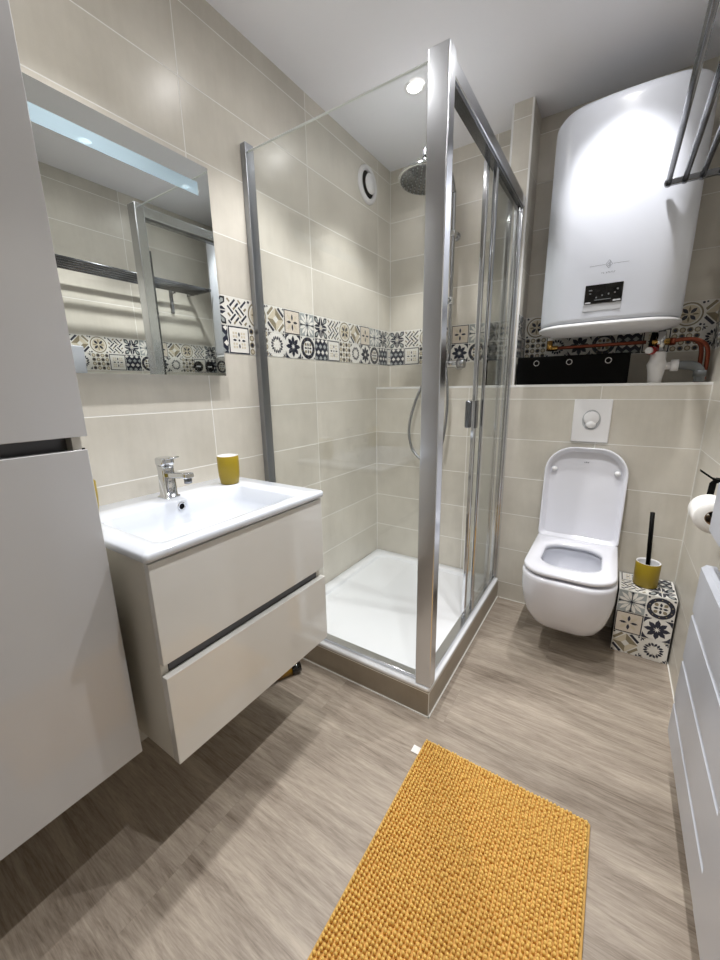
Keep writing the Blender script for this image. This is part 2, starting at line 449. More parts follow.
def put_tile(mb, key, org, U, V, N, size=.1, lo=-9, hi=9, upos=0):
    """org: tile centre on the wall plane; lo/hi clip along u (relative to upos)"""
    bg, P = pattern(key); U, V, N, org = map(Vector, (U, V, N, org))
    ca = max(-.5, (lo-upos)/size); cb = min(.5, (hi-upos)/size)
    if cb-ca < .02: return
    def clip(poly):
        for lim, sg in ((ca, 1), (cb, -1)):
            out = []
            for i in range(len(poly)):
                p, q = poly[i], poly[(i+1) % len(poly)]
                ip, iq = sg*(p[0]-lim) >= 0, sg*(q[0]-lim) >= 0
                if ip: out.append(p)
                if ip != iq:
                    t = (lim-p[0])/(q[0]-p[0]); out.append((lim, p[1]+t*(q[1]-p[1])))
            poly = out
            if len(poly) < 3: return None
        return poly
    def add(poly, m, lay):
        poly = [(max(-.488, min(.488, x)), max(-.488, min(.488, y))) for x, y in poly]
        poly = clip(poly)
        if not poly: return
        q = []
        for p in poly:
            if not q or (abs(p[0]-q[-1][0])+abs(p[1]-q[-1][1])) > 1e-5: q.append(p)
        if len(q) > 1 and (abs(q[0][0]-q[-1][0])+abs(q[0][1]-q[-1][1])) < 1e-5: q.pop()
        if len(q) < 3: return
        ar = sum(q[i][0]*q[(i+1) % len(q)][1]-q[(i+1) % len(q)][0]*q[i][1] for i in range(len(q)))
        if abs(ar) < 1e-5: return
        if ar < 0: q = q[::-1]
        if U.cross(V).dot(N) < 0: q = q[::-1]
        mb.face([org+U*(x*size)+V*(y*size)+N*(.0012+.00025*lay) for x, y in q], m)
    add(rect(0, 0, .976, .976), bg, 0)
    for poly, m, l in P: add(poly, m, l)
def band(mb, org, U, N, start, length, u0=0.0, dirn=1):
    """two rows of 10 cm tiles; org = point at band foot where u=0; tile 0 begins at u0; clip 0..length"""
    U = Vector(U); N = Vector(N); org = Vector(org)
    k0 = int(math.floor((0-u0)/.1)); k1 = int(math.ceil((length-u0)/.1))
    for k in range(k0, k1):
        uc = u0+.1*k+.05
        for row, seq in ((0, LOWER), (1, UPPER)):
            put_tile(mb, seq[(start+k) % 6], org+U*uc+Vector((0, 0, .05+.1*row)), U, (0, 0, 1), N, .1, 0, length, uc)

# ================================================================== ROOM
def simple(name, a, b, m, bev=0): return MB().box(a, b, m, bev).build(name)
struct(simple('floor', (-.1, YN-.1, -.08), (W+.1, .1, 0), M_FLOOR))
struct(simple('ceiling', (-.1, YN-.1, ZC), (W+.1, .1, ZC+.08), M_CEIL))
struct(simple('wall_left', (-.1, YN-.1, 0), (0, .1, ZC), M_TILE_L))
struct(simple('wall_right', (W, YN-.1, 0), (W+.1, .1, ZC), M_TILE_R))
struct(simple('wall_back', (0, 0, 0), (W, .1, ZC), M_TILE_B))
struct(simple('wall_near', (0, YN-.1, 0), (W, YN, ZC), M_TILE_P))
mb = MB(); mb.box((0, -D, 0), (W, 0, 1.167), M_TILE_P); struct(mb.build('wall_half_height'))
mb = MB(); mb.box((.704, -D, 1.167), (.794, 0, ZC), M_TILE_P); struct(mb.build('wall_pillar'))
# white edge trims of ledge and pillar
mb = MB(); mb.box((.0, -D-.001, 1.157), (W, -D+.008, 1.1685), M_WHITE, .001, 1); struct(mb.build('trim_1'))
for i, x in enumerate((.704, .794)):
    mb = MB(); mb.box((x-(.001 if i == 0 else .008), -D-.001, 1.167), (x+(.008 if i == 0 else .001), -D+.008, ZC), M_WHITE, .001, 1)
    struct(mb.build('trim_%d' % (2+i)))
# sealant lines in the corners and at the floor
mb = MB()
mb.box((0, -D-.003, .1), (.003, -D, 1.157), M_SILI); mb.box((W-.003, -D-.003, 0), (W, -D, 1.157), M_SILI)
mb.box((0, -.003, 1.167), (.003, 0, ZC), M_SILI)
mb.box((.8, -D-.003, 0), (W, -D, .003), M_SILI); mb.box((W-.003, -1.9, 0), (W, -D, .003), M_SILI)
struct(mb.build('trim_4'))
# patterned bands
mb = MB(); mb.face([(.0006, YN, 1.3), (.0006, 0, 1.3), (.0006, 0, 1.5), (.0006, YN, 1.5)], M_SILI)
band(mb, (0, -2.9, 1.3), (0, 1, 0), (1, 0, 0), 0, 2.9, u0=-.745+2.9-2.4)
struct(mb.build('trim_5', fix=False), 'two-row band of patterned cement-look tiles along the left wall', 'tile border')
mb = MB(); mb.face([(0, -.0006, 1.3), (W, -.0006, 1.3), (W, -.0006, 1.5), (0, -.0006, 1.5)], M_SILI)
band(mb, (0, 0, 1.3), (1, 0, 0), (0, -1, 0), 0, W, 0)
struct(mb.build('trim_6', fix=False), 'two-row band of patterned cement-look tiles across the back wall', 'tile border')
mb = MB(); mb.face([(W-.0006, YN, 1.3), (W-.0006, YN, 1.5), (W-.0006, 0, 1.5), (W-.0006, 0, 1.3)], M_SILI)
band(mb, (W, 0, 1.3), (0, -1, 0), (-1, 0, 0), 0, 2.9, u0=.172)
struct(mb.build('trim_7', fix=False), 'two-row band of patterned cement-look tiles along the right wall', 'tile border')
mb = MB(); mb.face([(.7946, -D, 1.3), (.7946, 0, 1.3), (.7946, 0, 1.5), (.7946, -D, 1.5)], M_SILI)
band(mb, (.794, -D, 1.3), (0, 1, 0), (1, 0, 0), 0, D, 0)
struct(mb.build('trim_8', fix=False), 'patterned tile band on the side of the narrow pillar', 'tile border')
# door in the wall behind the camera
mb = MB(); mb.box((.35, YN, 0), (1.2, YN+.03, 2.05), M_DOOR, .004)
dr = struct(mb.build('door_1'))
mb = MB(); mb.box((.29, YN, 0), (.35, YN+.045, 2.11), M_WHITE, .004); mb.box((1.2, YN, 0), (1.26, YN+.045, 2.11), M_WHITE, .004)
mb.box((.29, YN, 2.05), (1.26, YN+.045, 2.11), M_WHITE, .004); mb.build('door_frame', dr)
mb = MB(); mb.tube([(.42, YN+.03, 1.0), (.42, YN+.08, 1.0), (.54, YN+.08, 1.0)], .01, M_CHROME); mb.build('door_handle', dr)

# ================================================================== SHOWER
# tiled plinth and tray
XE, YE = .79, -1.15
mb = MB(); mb.box((0, YE, 0), (XE, YE+.02, .104), M_TILE_K); mb.box((XE-.02, YE+.02, 0), (XE, -D, .104), M_TILE_K2)
mb.box((0, YE-.004, 0), (XE+.004, YE, .004), M_SILI); mb.box((XE, YE-.004, 0), (XE+.004, -D, .004), M_SILI)
mb.box((XE-.0015, YE-.0006, 0), (XE+.0006, YE+.0015, .104), M_SILI)
struct(mb.build('shower_plinth'), 'low tiled plinth carrying the white shower tray', 'plinth')
t = thing('shower_tray', (.4, -.66, .104), 'white rectangular acrylic shower tray set on the tiled plinth', 'shower tray')
x0, x1, y0, y1 = .003, XE+.001, YE-.001, -D-.003
mb = MB()
R = [at(rr(x0+.002, x1-.002, y0+.002, y1-.002, .01), .1045), at(rr(x0, x1, y0, y1, .012), .1055), at(rr(x0, x1, y0, y1, .012), .115),
     at(rr(x0+.003, x1-.003, y0+.003, y1-.003, .012), .119),
     at(rr(x0+.055, x1-.055, y0+.055, y1-.055, .06), .119), at(rr(x0+.060, x1-.060, y0+.060, y1-.060, .06), .117),
     at(rr(x0+.070, x1-.070, y0+.070, y1-.070, .055), .090), at(rr(x0+.078, x1-.078, y0+.078, y1-.078, .055), .087),
     at(rr(.36, .42, -.42, -.36, .025), .0845)]
mb.loft(R, M_ACRY); mb.build('basin', t)
mb = MB(); mb.lathe([(.04, 0), (.04, .003), (.036, .005), (.0, .006)], M_CHROME_D, (.386, -.385, .0848), n=32, cap1=False); mb.build('drain_cover', t)

# enclosure
ZT, ZB = 2.005, .1205
enc = thing('shower_enclosure', (XE, YE, ZB), 'clear glass corner shower enclosure with bright metal frame and sliding doors', 'shower enclosure')
YG = -1.108
mb = MB(); mb.box((.0, YG-.010, ZB), (.026, YG+.030, 2.022), M_ALU2, .002); mb.build('wall_profile', enc)
mb = MB(); mb.box((.02, YG-.003, ZB+.002), (.745, YG+.003, 1.9905), M_GLASS); fp_ = mb.build('fixed_panel', enc)
mb = MB(); mb.box((.028, YG-.0034, 1.9906), (.744, YG+.0034, 1.9935), M_EDGE); mb.build('polished_edge', fp_)
mb = MB(); mb.box((.026, YG-.022, ZB), (.735, YG+.010, ZB+.014), M_ALU, .002); mb.build('bottom_rail', enc)
mb = MB(); mb.box((.733, -1.146, ZB), (.792, -1.102, 1.994), M_ALU, .003); mb.build('corner_post', enc)
mb = MB(); mb.box((.737, -1.101, ZB), (.788, -1.092, ZT-.2), M_CHROME_D, .001)  # dark strip added to stand in for a reflection in the post
mb.build('post_reflection_strip', enc)
XD = .777
mb = MB(); mb.box((.745, -1.102, 1.948), (.785, -D, 1.992), M_ALU, .003); mb.box((.75, -1.1, 1.938), (.78, -D, 1.949), M_CHROME_D); mb.build('top_rail', enc)
mb = MB(); mb.box((.742, -1.102, ZB), (.777, -D, ZB+.018), M_ALU, .003); mb.build('sill_rail', enc)
mb = MB(); mb.box((.745, -D-.028, ZB+.018), (.783, -D, 1.938), M_ALU, .003); mb.build('wall_profile', enc)
for i, (ya, yb, xd) in enumerate(((-.665, -.30, .752), (-.605, -.213, .769))):
    mb = MB(); mb.box((xd-.003, ya+.012, ZB+.03), (xd+.003, yb-.012, 1.938), M_GLASS); pn = mb.build('sliding_door', enc)
    for y in (ya, yb):
        mb = MB(); mb.box((xd-.008, y-.012, ZB+.024), (xd+.008, y+.012, 1.94), M_CHROME, .003); mb.build('stile', pn)
    if i == 0:
        mb = MB(); mb.box((xd-.034, ya-.014, 1.00), (xd-.008, ya+.014, 1.11), M_CHROME_D, .006); mb.box((xd+.008, ya-.014, 1.0), (xd+.014, ya+.014, 1.11), M_CHROME_D, .002); mb.build('door_handle', pn)

# shower column
col = thing('shower_column', (.40, 0, 1.29), 'chrome shower column with round overhead rose on the back wall of the shower', 'shower')
mb = MB(); mb.tube([(.40, -.06, 1.31), (.40, -.06, 2.05), (.40, -.075, 2.15), (.40, -.12, 2.2), (.40, -.2, 2.215), (.40, -.36, 2.20), (.40, -.42, 2.18), (.405, -.44, 2.14)], .011, M_CHROME_S, 14, 6)
mb.build('riser_pipe', col)
tilt = Matrix.Rotation(math.radians(-6), 3, 'X')
mb = MB(); mb.lathe([(.012, .085), (.022, .075), (.024, .06), (.016, .045), (.03, .03), (.07, .018), (.112, .010), (.116, .002), (.113, -.004)], M_CHROME, (.405, -.44, 2.055), mtx=tilt, cap1=True)
hd = mb.build('shower_head', col)
mb = MB(); mb.lathe([(.108, -.0045), (.106, -.006), (.0, -.006)], M_CHROME_D, (.405, -.44, 2.055), mtx=tilt, cap0=False, cap1=False)
for rr_, n_ in ((.02, 6), (.04, 12), (.06, 18), (.08, 24), (.098, 30)):
    for i in range(n_):
        a_ = 2*PI*i/n_
        p = tilt @ Vector((rr_*math.cos(a_), rr_*math.sin(a_), -.008)) + Vector((.405, -.44, 2.055))
        mb.lathe([(.0028, .002), (.002, -.003)], M_PGREY, p, n=6)
mb.build('spray_plate', hd)
mb = MB(); mb.tube([(.40, 0, 1.95), (.40, -.055, 1.95)], .012, M_CHROME); mb.lathe([(.022, 0), (.022, .008)], M_CHROME, (.40, -.008, 1.95), 'y'); mb.box((.383, -.078, 1.935), (.417, -.044, 1.965), M_CHROME, .006); mb.build('wall_bracket', col)
mb = MB(); mb.box((.382, -.085, 1.60), (.418, -.042, 1.64), M_CHROME, .008); mb.tube([(.4, -.08, 1.62), (.385, -.115, 1.62)], .012, M_CHROME); mb.build('slider', col)
mb = MB(); mb.tube([(.37, -.10, 1.52), (.377, -.125, 1.62), (.375, -.14, 1.70)], .011, M_CHROME, 12, 5)
mb.lathe([(.012, .03), (.03, .018), (.042, .006), (.042, 0)], M_CHROME, (.375, -.155, 1.73), mtx=Matrix.Rotation(math.radians(-60), 3, 'X')); mb.build('hand_shower', col)
mb = MB(); mb.tube([(.275, -.06, 1.29), (.315, -.06, 1.29)], .024, M_CHROME_S, 20); mb.tube([(.455, -.06, 1.29), (.495, -.06, 1.29)], .024, M_CHROME_S, 20)
mb.tube([(.30, -.06, 1.29), (.47, -.06, 1.29)], .021, M_CHROME, 20)
for x in (.325, .445): mb.tube([(x, 0, 1.29), (x, -.06, 1.29)], .015, M_CHROME); mb.lathe([(.032, 0), (.03, .012), (.015, .014)], M_CHROME, (x, 0, 1.29), 'y', mtx=Matrix.Scale(-1, 3, (0, 1, 0)))
mb.build('mixer', col)
mb = MB(); mb.tube([(.33, -.065, 1.27), (.325, -.14, 1.24), (.28, -.2, 1.12), (.240, -.22, .95), (.262, -.225, .82), (.345, -.23, .755), (.425, -.23, .81), (.455, -.22, .95), (.458, -.21, 1.12), (.42, -.17, 1.32), (.37, -.1, 1.52)], .0085, M_CHROME_S, 10, 10)
mb.build('hose', col)

col.location.x += .008
# extractor vent on the left wall
v = thing('air_vent', (0, -.257, 2.205), 'round white extractor vent high on the left wall inside the shower', 'vent')
mb = MB(); mb.lathe([(.088, 0), (.088, .006), (.082, .013), (.066, .014), (.063, .010), (.063, .0015)], M_PLAST, (0, -.257, 2.205), 'x', 40, cap0=False, cap1=False)
mb.build('ring', v)
mb = MB(); mb.lathe([(.0635, .001), (.0635, .0014)], M_BLACK, (0, -.257, 2.205), 'x', 40); mb.build('duct_opening', v)
mb = MB(); mb.lathe([(.010, .0015), (.010, .016), (.044, .018), (.047, .022), (.043, .027), (.0, .030)], M_PLAST, (0, -.257, 2.205), 'x', 40, cap1=False); mb.build('disc', v)

# ================================================================== WATER HEATER
h = thing('water_heater', (1.155, -.03, 1.40), 'large white wall-hung electric water heater in the niche above the ledge', 'water heater')
HX0, HX1, HY0, HY1 = .901, 1.407, -.345, -.045
def hr(i, rf=.105):
    P = rr(HX0+i, HX1-i, HY0+i, HY1-i, rf, .06, 12); a_, b_ = P[-1], P[0]
    P += [(a_[0]+(b_[0]-a_[0])*k/12, a_[1]) for k in range(1, 12)]
    return [(x, y+(.034*((x-1.155)/.25)**2 if y < -.2 else 0)) for x, y in P]
mb = MB(); mb.loft([at(hr(.012), 1.412), at(hr(.002), 1.418), at(hr(0), 1.43), at(hr(0), 2.150), at(hr(.002), 2.171), at(hr(.01), 2.185), at(hr(.03), 2.191)], M_HEAT)
body = mb.build('tank', h)
mb = MB(); mb.loft([at(hr(.004), 1.412), at(hr(-.003), 1.406), at(hr(-.004), 1.398), at(hr(.004), 1.392), at(hr(.05, .05), 1.380), at(hr(.1, .03), 1.374)], M_HEATC)
mb.build('bottom_cap', h)
yf = HY0-.0008
mb = MB(); mb.box((1.077, yf-.004, 1.478), (1.204, HY0+.002, 1.548), M_BLACKG, .002); dp = mb.build('control_display', h)
mb = MB()
for (x, z, w_, h_) in ((1.096, 1.528, .012, .004), (1.096, 1.516, .006, .004), (1.118, 1.500, .005, .005), (1.137, 1.506, .005, .005), (1.158, 1.509, .005, .006), (1.179, 1.512, .005, .006), (1.187, 1.524, .006, .006), (1.14, 1.491, .055, .0025)):
    mb.box((x-w_/2, yf-.0046, z-h_/2), (x+w_/2, yf-.003, z+h_/2), M_PGRY)
mb.box((1.08, yf-.0046, 1.480), (1.10, yf-.003, 1.485), M_LABEL); mb.box((1.175, yf-.0046, 1.481), (1.20, yf-.003, 1.487), M_LABEL)
mb.build('indicator_marks', dp)
mb = MB(); mb.box((1.075, yf-.001, 1.452), (1.203, HY0+.001, 1.478), M_LABEL); mb.build('label_plate', h)
mb = MB()
zc = 1.617; xc = 1.148
def flat(pts, m): mb.face([(xc+x, HY0-.0004+.034*((xc+x-1.155)/.25)**2, zc+z) for x, z in pts], m)
def line(p, q, w_=.0011):
    d = Vector((q[0]-p[0], q[1]-p[1])); n_ = Vector((-d.y, d.x)).normalized()*w_/2
    flat([(p[0]+n_.x, p[1]+n_.y), (q[0]+n_.x, q[1]+n_.y), (q[0]-n_.x, q[1]-n_.y), (p[0]-n_.x, p[1]-n_.y)], M_INK)
for p, q in (((0, .015), (-.011, 0)), ((-.011, 0), (0, -.014)), ((0, -.014), (.011, 0)), ((.011, 0), (0, .015)), ((-.006, -.003), (.003, .008)), ((.003, .008), (.005, -.004)), ((.005, -.004), (-.004, -.006)), ((0, .003), (.004, -.009))):
    line(p, q)
for k_ in range(6):
    for g_ in (-1, 1): line((g_*(.014+.0085*k_), 0), (g_*(.0225+.0085*k_), 0), .0010)
for i in range(9):
    if i == 2: continue
    x = -.021+i*.0052
    line((x, -.031), (x, -.0265), .0012); line((x, -.031 if i % 2 else -.0265), (x+.003, -.031 if i % 2 else -.0265), .0009)
mb.build('emblem', h)
for z in (1.55, 1.95):
    mb = MB(); mb.box((.96, -.05, z), (1.35, -.001, z+.05), M_GREY); mb.build('wall_bracket', h)

# pipes below the heater
pz = 1.333
p = thing('copper_pipe', (1.14, -.1, pz), 'thin copper pipe with brass elbow running under the water heater', 'pipe')
mb = MB(); mb.tube([(.945, -.12, 1.335), (1.31, -.12, 1.338)], .0075, M_COPPER, 14); mb.build('pipe', p)
mb = MB(); mb.tube([(.934, -.12, 1.370), (.934, -.12, 1.325)], .013, M_BRASS, 10); mb.tube([(.928, -.12, 1.335), (.97, -.12, 1.335)], .012, M_BRASS, 8); mb.build('elbow', p)
mb = MB(); mb.tube([(.934, -.12, 1.383), (.934, -.12, 1.368)], .011, M_PLAST, 14); mb.build('dielectric_union', p)
s_ = thing('safety_valve_group', (1.36, -.12, 1.30), 'metal safety valve with red and white knob below right end of the heater', 'valve')
mb = MB(); mb.tube([(1.36, -.12, 1.388), (1.36, -.12, 1.374)], .013, M_CHROME_D, 12); mb.tube([(1.36, -.12, 1.375), (1.36, -.12, 1.297)], .017, M_CHROME, 14)
mb.tube([(1.33, -.12, 1.335), (1.39, -.12, 1.335)], .014, M_BRASS, 12)
mb.tube([(1.335, -.12, 1.375), (1.325, -.12, 1.29)], .010, M_BLACK, 10); mb.build('valve_body', s_)
M_RED = mat('red_plastic', (150, 26, 24), .35)
mb = MB(); mb.tube([(1.345, -.125, 1.30), (1.325, -.165, 1.30)], .016, M_RED, 16); kn = mb.build('knob', s_)
mb = MB(); mb.tube([(1.325, -.165, 1.30), (1.319, -.178, 1.30)], .013, M_PLAST, 16); mb.build('knob_cap', kn)
s_ = thing('drain_funnel', (1.36, -.12, 1.167), 'white plastic drain trap with grey elbow standing on the ledge', 'trap')
mb = MB(); mb.lathe([(.024, 0), (.026, .02), (.03, .05), (.036, .075), (.032, .085), (.028, .095), (.027, .125), (.024, .128)], M_PLAST, (1.358, -.13, 1.1675), n=24)
mb.tube([(1.37, -.13, 1.235), (1.41, -.13, 1.238)], .015, M_PLAST, 16); mb.tube([(1.405, -.13, 1.238), (1.43, -.13, 1.238)], .024, M_PLAST, 18)
mb.build('funnel', s_)
mb = MB(); mb.tube([(1.43, -.13, 1.238), (1.47, -.13, 1.236), (1.495, -.13, 1.222), (1.503, -.13, 1.198), (1.503, -.13, 1.1695)], .018, M_PGRY, 18, 4)
mb.tube([(1.503, -.13, 1.215), (1.503, -.13, 1.19)], .022, M_PGRY, 18); mb.build('elbow', s_)
p = thing('copper_pipe', (1.45, -.08, 1.33), 'pair of copper pipes bending down to the ledge beside the right wall', 'pipe')
mb = MB(); mb.tube([(1.395, -.1, 1.337), (1.45, -.1, 1.342), (1.495, -.1, 1.33), (1.52, -.1, 1.29), (1.522, -.1, 1.18)], .008, M_COPPER, 12, 6); mb.build('pipe', p)
mb = MB(); mb.tube([(1.395, -.075, 1.337), (1.44, -.075, 1.345), (1.485, -.075, 1.332), (1.503, -.075, 1.29), (1.504, -.075, 1.168)], .008, M_COPPER, 12, 6); mb.build('pipe', p)
mb = MB(); mb.tube([(1.392, -.1, 1.337), (1.41, -.1, 1.337)], .015, M_COPPER, 8); mb.tube([(1.392, -.075, 1.337), (1.41, -.075, 1.337)], .015, M_COPPER, 8); mb.build('nut', p)

# black storage box with three eyelets on the ledge
bx = thing('storage_box', (1.03, -.11, 1.167), 'long black storage box with three metal eyelets on the ledge below the heater', 'storage box')
mb = MB(); mb.box((.802, -.162, 1.169), (1.262, -.035, 1.298), M_BLACK, .004); mb.build('box_body', bx)
for x in (.889, 1.029, 1.182):
    mb = MB(); ring = []
    for i in range(24):
        a_ = 2*PI*i/24; ring.append([(x+(.0115+.003*math.cos(b_))*math.cos(a_), -.1635+.002*math.sin(b_), 1.268+(.0115+.003*math.cos(b_))*math.sin(a_)) for b_ in (0, PI/2, PI, 1.5*PI)])
    ring.append(ring[0]); mb.loft(ring, M_NICKEL, False, False); bmesh.ops.remove_doubles(mb.bm, verts=mb.bm.verts[:], dist=1e-5); mb.build('eyelet', bx)

# ================================================================== TOILET
TX = 1.147
t = thing('toilet', (TX, -D, .12), 'white wall-hung toilet with its lid raised below the flush plate', 'toilet')
def tr(hw, yf, rf, yb=-D, rb=.012): return rr(TX-hw, TX+hw, yf, yb, rf, rb, 10)
mb = MB()
outer = [(.082, -.46, .05, .100), (.096, -.495, .06, .104), (.114, -.54, .075, .122), (.134, -.59, .085, .16), (.151, -.635, .095, .215), (.163, -.668, .10, .28), (.170, -.688, .105, .34), (.171, -.698, .11, .40), (.171, -.699, .11, .413), (.167, -.693, .105, .421)]
R = [at(tr(a, b, c), z) for a, b, c, z in outer]
for hw, yf_, yb_, r_, z in ((.114, -.608, -.325, .09, .421), (.112, -.606, -.325, .088, .412), (.118, -.61, -.315, .09, .40), (.115, -.605, -.32, .09, .35), (.098, -.575, -.345, .08, .27), (.07, -.53, -.39, .055, .215), (.05, -.5, -.41, .045, .205)):
    R.append(at(rr(TX-hw, TX+hw, yf_, yb_, r_, r_*.9, 10), z))
mb.loft(R, M_CERAM); mb.build('bowl', t)
mb = MB(); mb.loft([at(rr(TX-.083, TX+.083, -.55, -.37, .06, .055, 10), z) for z in (.239, .240)], M_WATER); mb.build('water', t)
# seat
def ringz(hw, y0_, y1_, rf, rb, z): return at(rr(TX-hw, TX+hw, y0_, y1_, rf, rb, 10), z)
mb = MB()
R = [ringz(.158, -.684, -.225, .10, .015, .430), ringz(.167, -.693, -.222, .105, .018, .434), ringz(.167, -.693, -.222, .105, .018, .444), ringz(.163, -.689, -.225, .102, .016, .449),
     ringz(.119, -.612, -.325, .085, .08, .450), ringz(.111, -.604, -.333, .08, .075, .445), ringz(.109, -.602, -.336, .08, .075, .430)]
R.append(R[0]); mb.loft(R, M_CERAM, False, False); bmesh.ops.remove_doubles(mb.bm, verts=mb.bm.verts[:], dist=1e-6); mb.build('seat', t)
for x in (-.08, .08):
    mb = MB(); mb.box((TX+x-.02, -.22, .4215), (TX+x+.02, -.185, .44), M_CERAM, .005); mb.build('hinge', t)
# lid: dished panel, opened up against the wall
lid_m = Matrix.Translation((TX, -.238, .440)) @ Matrix.Rotation(math.radians(-4.5), 4, 'X')
def lid_ring(i, y, r):   # ring in the lid plane: u across, w upward; y = towards camera (negative)
    return [lid_m @ Vector((a, y, b)) for a, b in rr(-.168+i, .168-i, .004+i*.6, .445-i, .018+r*0, .12-i*.6, 10)]
mb = MB()
mb.loft([lid_ring(.006, .026, 0), lid_ring(0, .020, 0), lid_ring(0, -.016, 0), lid_ring(.002, -.019, 0), lid_ring(.006, -.019, 0), lid_ring(.009, -.015, 0), lid_ring(.017, .012, 0), lid_ring(.024, .016, 0)], M_CERAM)
ld = mb.build('lid', t)
for x in (-.128, .128):
    mb = MB(); mb.lathe([(.012, 0), (.012, -.008), (.009, -.013), (.0, -.015)], M_PLAST, (0, 0, 0), 'y', 16, cap1=False)
    for v_ in mb.bm.verts: v_.co = lid_m @ (v_.co + Vector((x, .013, .335)))
    mb.build('buffer', ld)
mb = MB()
for i, (x, w_) in enumerate(((-.007, .003), (-.002, .003), (.003, .003), (.008, .003))):
    mb.face([lid_m @ Vector(q) for q in ((x, .0148, .372), (x+w_, .0148, .372), (x+w_+(.001 if i % 2 else -.001), .0148, .378), (x+.001, .0148, .378))], M_INK)
mb.build('printed_mark', ld)
# flush plate
f = thing('flush_plate', (1.146, -D, 1.0), 'square white flush plate with oval dual button above the toilet', 'flush plate')
mb = MB(); mb.box((1.071, -D-.012, .906), (1.221, -D, 1.10), M_PLAST, .004); mb.build('plate', f)
mb = MB(); mb.lathe([(.037, 0), (.036, .002), (.032, .002), (.032, .0005)], M_LABEL, (1.146, -D-.012, 1.008), 'y', 36, mtx=Matrix.Scale(-1, 3, (0, 1, 0)) @ Matrix.Scale(1.25, 3, (0, 0, 1)))
mb.build('button_ring', f)
mb = MB(); mb.lathe([(.031, 0), (.031, .006), (.027, .009), (.0, .011)], M_PLAST, (1.146, -D-.012, 1.016), 'y', 36, cap1=False, mtx=Matrix.Scale(-1, 3, (0, 1, 0)))
mb.build('large_button', f)
mb = MB(); mb.lathe([(.021, 0), (.021, .007), (.018, .010), (.0, .0115)], M_PLAST, (1.146, -D-.012, .988), 'y', 36, cap1=False, mtx=Matrix.Scale(-1, 3, (0, 1, 0)) @ Matrix.Scale(.8, 3, (0, 0, 1)))
mb.build('small_button', f)

# ================================================================== TILE-CLAD BOX AND BRUSH
BX0, BX1, BY0, BY1, BZ = 1.337, 1.537, -.362, -.176, .3
b = thing('tiled_box', (1.437, -.27, 0), 'small box clad in patterned cement-look tiles in the corner beside the toilet', 'box')
mb = MB(); mb.box((BX0+.002, BY0+.002, .001), (BX1-.002, BY1, BZ-.001), M_BLACK); mb.build('core', b)
mb = MB(); mb.box((BX0, BY0, .001), (BX1, BY0+.003, BZ-.004), M_SILI); mb.box((BX0, BY0, BZ-.004), (BX1, BY1, BZ), M_SILI)
for i, row in enumerate((('S', 'R'), ('B', 'A'), ('G', 'O'))):
    for j, k_ in enumerate(row):
        put_tile(mb, k_, (BX0+.05+.1*j, BY0+.0, .05+.1*i), (1, 0, 0), (0, 0, 1), (0, -1, 0))
for i, row in enumerate((('L', 'D'), ('P', 'W'))):
    for j, k_ in enumerate(row):
        if i == 0: put_tile(mb, k_, (BX0+.05+.1*j, BY0+.05, BZ), (1, 0, 0), (0, 1, 0), (0, 0, 1))
        else: put_tile(mb, k_, (BX0+.05+.1*j, BY0+.143, BZ), (1, 0, 0), (0, 1, 0), (0, 0, 1), .086)
mb.build('tile_cladding', b, fix=False)
br = thing('toilet_brush_holder', (1.436, -.262, .3025), 'mustard yellow cylindrical toilet brush holder standing on the tiled box', 'brush holder')
c = (1.430, -.268, .3026)
mb = MB(); mb.lathe([(.042, 0), (.045, .003), (.046, .105), (.0445, .108)], M_YEL, c, cap1=False); mb.build('cup', br)
mb = MB(); mb.lathe([(.0445, .108), (.041, .108), (.040, .10), (.040, .02)], M_PLAST, c, cap0=False); mb.build('liner', br)
br = thing('toilet_brush', (1.436, -.262, .33), 'black toilet brush handle standing in the mustard holder', 'toilet brush')
mb = MB(); mb.tube([(1.430, -.268, .38), (1.416, -.262, .632)], .0085, M_BLACK, 14); mb.build('handle', br)
mb = MB(); mb.lathe([(.012, .045), (.03, .05), (.036, .065), (.03, .08), (.008, .085)], M_BLACK, c); mb.build('brush_head', br)

# ================================================================== VANITY
vn = thing('vanity_unit', (.22, -1.585, .30), 'wall-hung gloss greige vanity unit with two drawers under the washbasin', 'vanity unit')
VY0, VY1 = -1.872, -1.301
mb = MB(); mb.box((.001, VY0, .302), (.436, VY0+.018, .818), M_CARC, .001); mb.build('side_panel', vn)
mb = MB(); mb.box((.001, VY1-.018, .302), (.436, VY1, .818), M_CARC, .001); mb.build('side_panel', vn)
mb = MB(); mb.box((.001, VY0+.018, .302), (.436, VY1-.018, .32), M_CARC); mb.build('base_panel', vn)
mb = MB(); mb.box((.40, VY0+.018, .32), (.418, VY1-.018, .74), M_DARKGAP); mb.build('inner_panel', vn)
for z0, z1, xf in ((.572, .817, .455), (.302, .540, .459)):
    mb = MB(); mb.box((.437, VY0-.001, z0), (xf, VY1+.001, z1), M_GREIGE, .0012); mb.build('drawer_front', vn)
mb = MB(); mb.box((.419, VY0+.019, .535), (.437, VY1-.019, .60), M_GRIP, .001); mb.build('grip_profile', vn)
